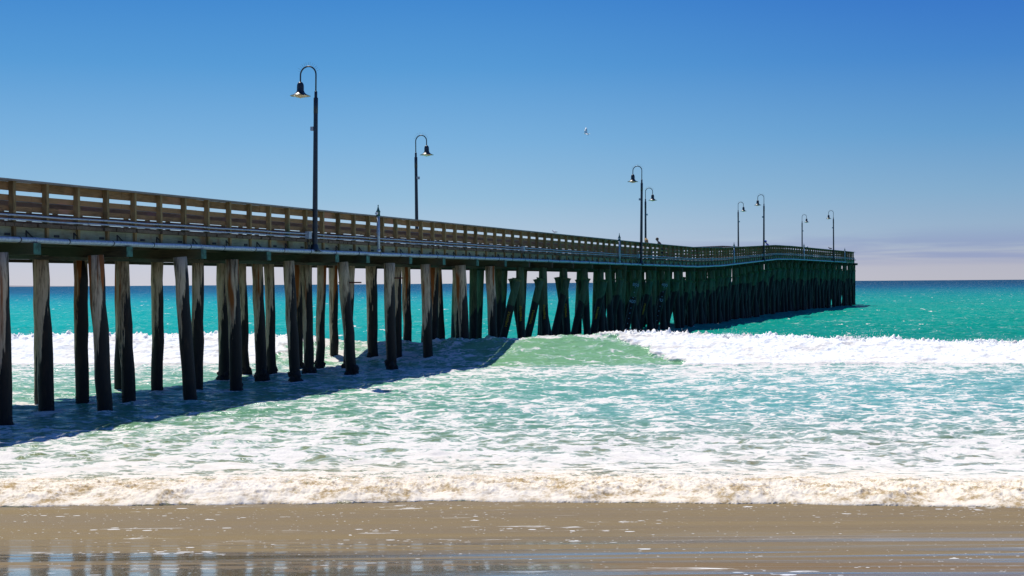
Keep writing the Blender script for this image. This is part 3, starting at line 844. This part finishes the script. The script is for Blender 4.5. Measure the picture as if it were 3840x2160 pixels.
brk = np.maximum(sst(GX + .62 * np.clip(yp, -5.5, 1) + _bn, 3.8, 4.5), sst(-GX + _bn + .5 * np.clip(yp, -5, 1), 8.0, 9.2))   # broken part of the breaker
wf = interp(GX, XS1, [4, 4.2, 4.3, 4.6, 5.4, 5.8, 5.2, 4.4, 4, 3.6, 3.6])
face = np.clip(1 + yp / wf, 0, 1); face = .5 * face ** 1.6 + .5 * sst(yp, -wf, 0.0)
back = np.exp(-(np.maximum(yp, 0) / 3.0) ** 2) * .85 + .15 * np.exp(-(np.maximum(yp, 0) / 7.0) ** 2)
prof = np.where(yp < 0, face, back)
Z = WH * prof
# whitewater turbulence
fa = sst(yp, -wf - .15, -wf + .3) * (1 - sst(yp, .5, 1.9)) * brk
turb = 1.0 - 2.2 * billow(GX * 1.1 + 3, GY * 1.1, 5, .62)
crestn = 1 - 2 * billow(GX * 2.6, GY * 2.6 + 9, 4, .65)
fine_t = 1 - 2 * billow(GX * 6.5, GY * 6.5 + 3, 3, .6)
Z += fa * ((.085 * turb + .11 * fbm(GX * .8, GY * .8, 3)) * sst(yp, -wf, -wf + .9) + .042 * crestn + .014 * fine_t + .07)
spike = np.clip(fbm(GX * 3.1, GY * 3.1, 4, .7) + .05, 0, 1)
Z += brk * np.exp(-((yp - .1) / .45) ** 2) * (spike ** 1.5) * .55
# lip line on the unbroken part: thin rough crest
lip = (1 - brk) * np.exp(-((yp) / .3) ** 2)
Z += lip * .09 * fbm(GX * 4, GY * 4, 3)
# splash where the wave meets the piles
for (bx, by) in ((1530, 1343), (1655, 1322), (1852, 1328), (1722, 1322)):
    b = ground(bx, by); Z += .16 * np.exp(-(((GX - b.x) / .55) ** 2 + ((GY - YC) / .8) ** 2)) * (.6 + fbm(GX * 2.4, GY * 2.4, 3))
# general chop
chop = .035 * fbm(GX * .55 + 2, GY * .8, 3) + .030 * fbm(GX * 1.6, GY * 2.6 + 4, 3, .55)
inner = sst(GY, 21.5, 27) * (1 - sst(GY, 300, 600))
sw = np.sin((GY + .15 * GX + 1.5 * fbm(GX * .05, GY * .05, 2)) * .42) * .05
outer = sst(yp, 3, 12)
Z += inner * (1 - .6 * fa) * (chop * (1.6 + 1.5 * outer) + sw * (.25 + .9 * outer))
Z += outer * (1 - sst(GY, 350, 700)) * (.16 * fbm(GX * .16, GY * .30 + 7, 3))
# the small ridge lines in the inner surf
Z += sst(GY, 23, 27) * (1 - sst(yp, -wf - 2, -wf)) * .045 * (1 - 3.0 * billow(GX * .28, GY * .75, 2, .5))
# shore bore
SY = shore_y(GX); ysn = GY - SY
bw_ = .35 + .7 * sst(fbm(GX * .7, GX * 0 + 40, 3), -.4, .5)
bore = sst(ysn, -.02, 1.0 * bw_) ** .8
bh_ = .75 + .55 * fbm(GX * .9, GY * .5 + 20, 3)
frothN = 1 - 2.0 * billow(GX * 3.2, GY * 3.2, 5, .65)
Zs = sand_z(SY) + sst(ysn, -.02, .10) * .025 + bore * (.045 + .07 * bh_ * np.exp(-((ysn - 1.0) / 1.3) ** 2)) + bore * (1 - .7 * sst(ysn, 2.0, 5.0)) * (.055 * frothN + .05 * fbm(GX * 1.4, GY * 1.7, 3, .6) + .030 * (1 - 2 * billow(GX * 8, GY * 8, 3, .6)) + .015 * fbm(GX * 20, GY * 20, 2, .6))
Zs = np.where(ysn < 0, sand_z(GY) - .06 - .3 * np.clip(-ysn, 0, .4), Zs)
mixs = sst(ysn, .8, 5)
Z = Z * mixs + Zs * (1 - mixs)

# foam density, tan froth and water tint
dens = interp(GY, [18, 23.2, 24.5, 28, 29.5, 34, 45, 50, 53, 56, 58, 64, 66, 30000], [1.1, .86, .70, .63, .53, .44, .43, .52, .60, .58, .5, .16, .0, 0])
patch = fbm(GX * .22, GY * .35, 4, .55)
dens = dens + (.20 * patch + .20 * fbm(GX * .09 + 4, GY * .16, 3)) * sst(GY, 23, 27)
# foam in front of the wave on the right is milky, less on the left under the pier
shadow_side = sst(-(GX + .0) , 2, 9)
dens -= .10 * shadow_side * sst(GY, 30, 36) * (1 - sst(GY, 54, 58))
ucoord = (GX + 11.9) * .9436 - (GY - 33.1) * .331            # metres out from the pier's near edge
dens -= .09 * sst(-ucoord, -4.0, -1.5) * (1 - sst(-ucoord, 4.5, 8.5)) * sst(GY, 26, 31) * (1 - sst(GY, 55, 58))  # foam thinned over the pier's shadow band, deepening the shade by colour
onwave = sst(yp, -wf - .3, -wf + .6) * (1 - sst(yp, 1.2, 3.0))
greenface = onwave * (1 - brk)
_fs = fbm(GX * .5 + GY * .25, GY * 1.6, 4, .6)
dens = dens * (1 - greenface) + greenface * (.20 + .35 * patch + .45 * np.clip(_fs, 0, 1) + .25 * np.exp(-((yp + .1) / .35) ** 2) + .18 * sst(-GX, 1, 4))
dens = np.where(fa > .02, np.maximum(dens, fa * (1.35 + 1.1 * fbm(GX * .55, GY * 1.1 + 6, 4, .6))), dens)
backfoam = sst(yp, .3, 1.5) * (1 - sst(yp, 3.0, 6.5)) * brk
dens = np.maximum(dens, backfoam * (.42 + .3 * patch))
dens = dens - .16 * sst(ysn, .9, 1.8) * (1 - sst(ysn, 3.5, 6)) * (.5 + 1.2 * fbm(GX * .8, GY * 1.2, 3)) 
for (bx_, by_, *_r) in NEAR:                                  # a little foam churned up round each pile
    b = ground(bx_, by_); _m = (abs(GX[0] / GY[0] - b.x / b.y) < .03); _sl = np.where(_m)[0]; _rw = np.where(abs(ys - b.y) < 1.6)[0]
    ix = np.ix_(_rw, _sl); rr_ = np.hypot(GX[ix] - b.x - .1, (GY[ix] - b.y + .12) * .8)
    dens[ix] += .34 * np.exp(-(rr_ / .42) ** 2); Z[ix] += .035 * np.exp(-(rr_ / .30) ** 2)
dens *= sst(ysn, -.05, .05)
_yt = ysn + 3.2 * fbm(GX * .28, GY * .5 + 11, 5, .6) + .3
tan = (1 - sst(_yt, .8, 3.6)) * (.66 + 1.3 * fbm(GX * .38 + 8, GY * .5, 3)).clip(.12, 1) + .35 * (1 - sst(_yt, 2.5, 7))
tan = tan.clip(0, 1)
far = sst(yp, 4, 14)
ly = np.log(np.maximum(GY, 1))
def tint_at(side):
    Yk = np.log([18, 25, 28.5, 31.5, 36, 46, 54, 62, 68, 85, 110, 170, 260, 420, 700, 1500, 30000])
    if side == 'R':
        C = [(.27, .215, .11), (.27, .225, .115), (.21, .24, .14), (.13, .27, .21), (.10, .32, .30), (.11, .34, .32), (.17, .36, .30), (.09, .25, .215), (.035, .24, .205), (.004, .235, .185), (.003, .25, .20), (.003, .25, .215), (.003, .23, .225), (.003, .16, .22), (.003, .085, .19), (.003, .055, .145), (.003, .05, .13)]
    else:
        C = [(.27, .215, .11), (.26, .225, .115), (.20, .24, .12), (.14, .25, .14), (.12, .28, .19), (.13, .34, .24), (.16, .34, .27), (.09, .27, .25), (.05, .28, .28), (.012, .30, .30), (.006, .32, .31), (.004, .31, .32), (.003, .27, .33), (.003, .17, .28), (.003, .10, .23), (.003, .08, .19), (.003, .075, .18)]
    C = np.array(C) * np.array([.85, .97, .86])
    C = C * np.interp(Yk, np.log([66, 85, 400, 900]), [1, 1.12, 1.12, 1.0])[:, None]
    wk = np.interp(Yk, np.log([18, 26, 30, 54, 62, 70]), [1, 1.1, 1.28, 1.28, 1.05, 1.0]); C = C * (1 + (wk[:, None] - 1) * (np.array([1.5, .5, .85]) if side == 'R' else np.array([.6, .45, .1])))
    return np.stack([np.interp(ly, Yk, C[:, k]) for k in range(3)], -1)
sd = sst(GT + .06 * fbm(GX * .05, GY * .05, 2), -.18, .22)[..., None]
tint = tint_at('L') * (1 - sd) + tint_at('R') * sd
tint *= (1 + .13 * fbm(GX * .06 + 5, GY * .1, 3))[..., None]
gf = (sst(yp, -wf, -wf + 1.0) * (1 - sst(yp, .2, 1.4)) * (1 - .4 * brk))[..., None]
tint = tint * (1 - gf) + gf * np.array([.19, .40, .20])
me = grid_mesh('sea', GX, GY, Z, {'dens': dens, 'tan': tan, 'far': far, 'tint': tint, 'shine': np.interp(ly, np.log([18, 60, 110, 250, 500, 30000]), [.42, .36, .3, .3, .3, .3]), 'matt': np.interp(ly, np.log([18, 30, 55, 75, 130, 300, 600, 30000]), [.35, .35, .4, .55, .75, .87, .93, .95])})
m, t = material('sea_water')
d_ = t.attr('dens'); tn = t.attr('tan'); fr = t.attr('far'); tc_ = t.attr('tint', 'Color')
P2 = t.vmath('MULTIPLY', t.pos, (1, 1, .25))
warp = t.noise(P2, 1.4, 3, .55, 0, 1)
PW = t.vmath('ADD', P2, t.vmath('MULTIPLY', t.vmath('SUBTRACT', warp, (.5, .5, .5)), (.9, .9, .2)))
PWs = t.vmath('MULTIPLY', PW, (.85, 1.45, 1))
n1 = t.noise(PWs, 1.25, 7, .62)
edge = t.voro(PWs, 2.3, 'DISTANCE_TO_EDGE'); edge2 = t.voro(PWs, 5.6, 'DISTANCE_TO_EDGE')
lace = t.math('SUBTRACT', 1.0, t.ss(edge, .0, .20)); lace2 = t.math('SUBTRACT', 1.0, t.ss(edge2, .0, .25))
v = t.math('ADD', t.math('MULTIPLY', t.ss(n1, .28, .72), .62), t.math('ADD', t.math('MULTIPLY', lace, .26), t.math('MULTIPLY', lace2, .12)))
th = t.math('SUBTRACT', .98, t.math('MULTIPLY', d_, .95))
foam = t.ss(t.math('SUBTRACT', v, th), -.05, .11)
foam = t.math('MULTIPLY', foam, t.ss(d_, .02, .12))
# whitecaps far out
wc = t.noise(t.vmath('MULTIPLY', t.pos, (.55, .16, 1)), 1.0, 4, .62)
wcs = t.noise(t.vmath('MULTIPLY', t.pos, (1.6, .7, 1)), 1.0, 3, .6)
cap = t.math('MULTIPLY', t.math('MULTIPLY', t.ss(wc, .635, .66), t.ss(wcs, .50, .56)), fr)
foam = t.math('MAXIMUM', foam, cap)
fine = t.noise(t.pos, 22, 4, .65)
hot = t.ss(d_, .9, 1.4)
white = t.mix(t.ss(fine, .3, .7), t.mix(hot, (.69, .66, .60), (.90, .91, .88)), t.mix(hot, (.83, .79, .72), (.98, .98, .95)))
tann = t.math('MULTIPLY', tn, t.ss(t.math('ADD', t.math('MULTIPLY', t.noise(t.pos, 3.2, 6, .7), .8), t.math('MULTIPLY', fine, .25)), .47, .66))
fcol = t.mix(tann, t.mix(tn, white, (.90, .80, .64)), (.42, .30, .145))
rip = t.noise(t.vmath('MULTIPLY', t.pos, (1, 1.8, 1)), 3.5, 4, .6); rip2 = t.noise(t.vmath('MULTIPLY', t.pos, (.5, 1, 1)), .9, 3, .55)
wcol = t.mix(t.math('MULTIPLY', t.ss(rip2, .35, .7), .28), tc_, t.vmath('MULTIPLY', tc_, (.72, .80, .84)))
# thin veil of bubbles between the foam lines
veil = t.math('MULTIPLY', t.ss(t.math('SUBTRACT', v, th), -.34, .0), t.mapr(d_, .3, .7, .40, .58))
wcol = t.mix(veil, wcol, t.mix(tn, (.52, .66, .62), (.60, .52, .36)))
col = t.mix(foam, wcol, fcol)
rb = t.bump(t.math('ADD', t.math('MULTIPLY', rip2, 1.0), t.math('MULTIPLY', rip, .45)), t.mapr(foam, 0, 1, .75, .15), .14)
rb = t.bump(t.math('ADD', foam, t.math('MULTIPLY', fine, .5)), t.mapr(foam, 0, 1, .25, .35), .03, rb)
setp(t, col, t.mapr(foam, 0, 1, .16, .9), ior=1.33, normal=rb, spec=t.mapr(foam, 0, 1, t.attr('shine'), .1))
dif = t.n.new('ShaderNodeBsdfDiffuse'); t.put(dif.inputs['Color'], col); t.put(dif.inputs['Normal'], rb)
mx = t.n.new('ShaderNodeMixShader'); t.put(mx.inputs[0], t.attr('matt')); t.l.new(t.p.outputs[0], mx.inputs[1]); t.l.new(dif.outputs[0], mx.inputs[2]); t.l.new(mx.outputs[0], t.out.inputs[0])
me.materials.append(m)
sea = bpy.data.objects.new('sea', me); COL.objects.link(sea)
tag(sea, 'turquoise sea with a breaking wave and lacy foam', 'sea', kind='structure')

# spray thrown up along the broken crest and droplets
mb = MB(); rr = random.Random(4)
def crest_at(x): 
    return float(np.interp(x, XS1, [63, 62.4, 62.2, 61.6, 60.8, 60.4, 60.2, 59.7, 58.8, 57.6, 57])), float(np.interp(x, XS1, [.9, .96, .95, .84, .68, .90, 1.06, .86, .70, .52, .5]))
clusters = [(rr.uniform(4.5, 23), rr.uniform(.1, .35), rr.randint(20, 60)) for _ in range(34)] + [(rr.uniform(-24, -9), rr.uniform(.1, .25), rr.randint(15, 40)) for _ in range(14)] + [(14.3, .5, 220), (15.2, .45, 180), (19.6, .4, 160), (9.1, .4, 90), (11.6, .35, 90)]
for cx, ch_, n in clusters:
    for _ in range(n):
        x = cx + rr.gauss(0, .28 if n < 100 else .5); yc, h = crest_at(x); z = h + .05 + abs(rr.gauss(0, ch_ * .45)); r = rr.uniform(.006, .02) * (1.3 if z < h + .25 else .6)
        c = Vector((x, yc + rr.gauss(.15, .25), z)); mb.blob(c, r, (1, 1, rr.uniform(.8, 1.6)), .1, 5, 3)
simple('spray_white', (.9, .92, .92), .8, 0, .02, 6)
o = obj('sea_spray', mb, 'spray_white', None, (0, 58, 0)); tag(o, 'white spray thrown up from the crest of the breaking wave', 'spray', kind='stuff')

# ------------------------------------------------------------------ beach
by = np.concatenate([np.linspace(-80, 8, 30)[:-1], np.linspace(8, 22, 260), np.linspace(22, 75, 40)[1:]])
bx = np.concatenate([-np.geomspace(300, 10, 24), np.linspace(-9.5, 9.5, 260), np.geomspace(10, 300, 24)])
BY, BX = np.meshgrid(by, bx, indexing='ij')
BZ = sand_z(BY); BZ = np.where(BY < 4, .062 * 17 + (4 - BY) * .02, BZ)
BZ = BZ + .012 * fbm(BX * .12, BY * .9, 3) * sst(21.2 - BY, 0, 2) + .006 * np.sin(BY * 3.3 + 1.2 * fbm(BX * .12, BY * .1, 2) + BX * .06) * sst(19 - BY, 0, 1.5)
BZ = np.where(BY > 60, BZ - .05 * (BY - 60), BZ)
bme = grid_mesh('beach', BX, BY, BZ, {})
m, t = material('wet_sand')
x_, y_, z_ = t.sep(t.pos)
grain = t.noise(t.pos, 160, 3, .7); grain2 = t.noise(t.pos, 28, 4, .6)
band = t.noise(t.vmath('MULTIPLY', t.pos, (.10, 1.5, 1)), 1.0, 5, .6, .3)
band2 = t.noise(t.vmath('MULTIPLY', t.pos, (.13, 3.6, 1)), 1.0, 3, .5, .5)
base = t.mix(t.ss(band, .35, .65), (.265, .192, .085), (.215, .152, .066))
base = t.mix(t.math('MULTIPLY', t.ss(grain, .40, .66), .35), base, (.11, .078, .036))
# standing film of backwash close to the camera: mirror-like, broken into patches
near = t.math('SUBTRACT', 1, t.ss(y_, 14.9, 17.6))
patchn = t.noise(t.vmath('MULTIPLY', t.pos, (1.7, 1.1, 1)), 1.0, 5, .6, .2)
pools = t.math('MULTIPLY', t.ss(t.math('ADD', patchn, t.mapr(y_, 13.4, 14.8, .22, 0.0)), .47, .60), t.math('MULTIPLY', t.math('SUBTRACT', 1, t.ss(x_, -.3, 1.6)), t.math('SUBTRACT', 1, t.ss(t.math('ADD', y_, t.math('MULTIPLY', patchn, 1.2)), 14.75, 15.25))))
streak = t.math('MULTIPLY', t.ss(band2, .40, .68), near)
film = t.math('MAXIMUM', t.math('MULTIPLY', pools, .9), streak)
base = t.mix(t.math('MULTIPLY', t.math('SUBTRACT', 1, pools), t.math('SUBTRACT', 1, t.ss(y_, 14.1, 15.0))), base, (.20, .130, .052))
# foam flecks left by the swash
FP = t.vmath('MULTIPLY', t.pos, (.6, 1.0, 1))
fl = t.voro(FP, 7.0); flc = t.voro(FP, 7.0, 'F1', 'Color')
sz = t.math('MULTIPLY', t.ss(t.sep(flc)[0], .40, 1.0), .40)
clus = t.ss(t.noise(t.vmath('MULTIPLY', t.pos, (.5, 1.4, 1)), 1.0, 4, .65), .46, .66)
fleck = t.math('GREATER_THAN', t.math('MULTIPLY', sz, clus), fl)
fl2 = t.voro(t.pos, 19.0); flc2 = t.voro(t.pos, 19.0, 'F1', 'Color')
fleck2 = t.math('GREATER_THAN', t.math('MULTIPLY', t.ss(t.sep(flc2)[1], .84, 1.0), t.mapr(clus, 0, 1, .22, .48)), fl2)
fleck = t.math('MAXIMUM', fleck, fleck2)
# thin foam streaks
stn = t.noise(t.vmath('MULTIPLY', t.pos, (.8, 5.5, 1)), 1.0, 6, .62, .5)
fst = t.math('MULTIPLY', t.ss(stn, .63, .66), t.ss(t.noise(t.vmath('MULTIPLY', t.pos, (.25, .6, 1)), 1.0, 3, .5), .48, .6))
white = t.math('MAXIMUM', fleck, fst)
col = t.mix(white, base, (.78, .76, .70))
bh = t.math('ADD', t.math('MULTIPLY', grain2, .35), t.math('ADD', t.math('MULTIPLY', band2, 1.6), t.math('MULTIPLY', grain, .18)))
nrm = t.bump(bh, t.mapr(film, 0, 1, .55, .05), .03)
setp(t, col, t.mapr(film, 0, 1, .50, .07), ior=1.33, spec=t.mapr(t.math('MAXIMUM', film, t.math('MULTIPLY', t.ss(band, .38, .7), .4)), 0, 1, .12, .9), normal=nrm)
t.put(t.p.inputs['Coat Weight'], t.math('MULTIPLY', film, .95)); t.p.inputs['Coat IOR'].default_value = 1.55; t.p.inputs['Coat Roughness'].default_value = .06; t.put(t.p.inputs['Coat Normal'], t.bump(t.math('ADD', band2, t.math('MULTIPLY', grain2, .05)), .13, .03))
bme.materials.append(m)
beach = bpy.data.objects.new('beach', bme); COL.objects.link(beach); tag(beach, 'wet brown sand beach with thin backwash and foam flecks', 'beach', kind='structure')

# distant headland, low on the horizon at the far left
mb = MB(); hp = [(-9200, 5), (-8600, 60), (-7900, 95), (-7400, 70), (-6900, 48), (-6400, 22), (-5900, 4)]
vs = []; D = 16500
for x, h in hp: x += 900; h *= .3; vs += [(x * 1.0, D, -2), (x, D + 700, h), (x, D + 2500, -2)]
fs = []
for k in range(len(hp) - 1):
    a, b = 3 * k, 3 * k + 3; fs += [(a, b, b + 1, a + 1), (a + 1, b + 1, b + 2, a + 2)]
mb.add(vs, fs); o = obj('headland_hills', mb, 'headland_rock', None, (-7500, D, 0)); tag(o, 'low distant headland on the horizon', 'hills', kind='structure')

# ------------------------------------------------------------------ light and sky
SUN_H = Vector((-.33, .515, 1.0)).normalized()        # direction towards the sun
el = math.asin(SUN_H.z); az = math.atan2(SUN_H.x, SUN_H.y)
sd_ = bpy.data.lights.new('sun', 'SUN'); sd_.energy = 4.9; sd_.angle = math.radians(.53); sd_.color = (1, .955, .88)
so = bpy.data.objects.new('sun', sd_); COL.objects.link(so); so.rotation_euler = (-SUN_H).to_track_quat('-Z', 'Y').to_euler(); so.location = SUN_H * 60
w = bpy.data.worlds.new('World'); S.world = w; w.use_nodes = True; w.node_tree.nodes.clear()
t = NT(w.node_tree); wo = t.n.new('ShaderNodeOutputWorld'); bg = t.n.new('ShaderNodeBackground'); t.l.new(bg.outputs[0], wo.inputs[0])
sky = t.n.new('ShaderNodeTexSky'); sky.sky_type = 'NISHITA'; sky.sun_disc = False; sky.sun_elevation = el; sky.sun_rotation = az; sky.air_density = 1; sky.dust_density = .3; sky.ozone_density = 3
dirv = t.n.new('ShaderNodeTexCoord').outputs['Generated']
x_, y_, z_ = t.sep(t.vmath('NORMALIZE', dirv))
A = t.ramp(z_, [(0.0, (.60, .60, .67)), (.012, (.57, .59, .69)), (.03, (.45, .58, .73)), (.06, (.29, .51, .72)), (.10, (.185, .43, .72)), (.15, (.085, .32, .67)), (.20, (.042, .235, .62)), (.35, (.03, .15, .50)), (1.0, (.02, .085, .33))])
B = t.ramp(z_, [(0.0, (.48, .48, .56)), (.012, (.45, .46, .56)), (.03, (.31, .43, .59)), (.06, (.215, .40, .61)), (.10, (.115, .325, .615)), (.15, (.05, .225, .595)), (.20, (.024, .155, .56)), (.35, (.018, .095, .44)), (1.0, (.02, .085, .33))])
side = t.ss(t.math('DIVIDE', x_, t.math('MAXIMUM', y_, .05)), -.10, .40)
skyc = t.mix(side, A, B)
# faint layered cloud low over the horizon on the seaward side
cl = t.noise(t.comb(t.math('MULTIPLY', x_, 3.0), t.math('MULTIPLY', y_, 3.0), t.math('MULTIPLY', z_, 75.0)), 1.0, 5, .55, .6)
bandm = t.math('MULTIPLY', t.ss(z_, .008, .016), t.math('SUBTRACT', 1, t.ss(z_, .022, .040)))
cm = t.math('MULTIPLY', t.math('MULTIPLY', t.ss(cl, .34, .56), bandm), t.ss(t.math('DIVIDE', x_, t.math('MAXIMUM', y_, .05)), -.05, .28))
skyc = t.mix(t.math('MULTIPLY', cm, .60), skyc, (.22, .29, .54))
nis = t.vmath('MULTIPLY', sky.outputs[0], (.10, .10, .10))
fin = t.mix(.04, skyc, nis)
t.l.new(fin, bg.inputs[0]); bg.inputs[1].default_value = 1.0
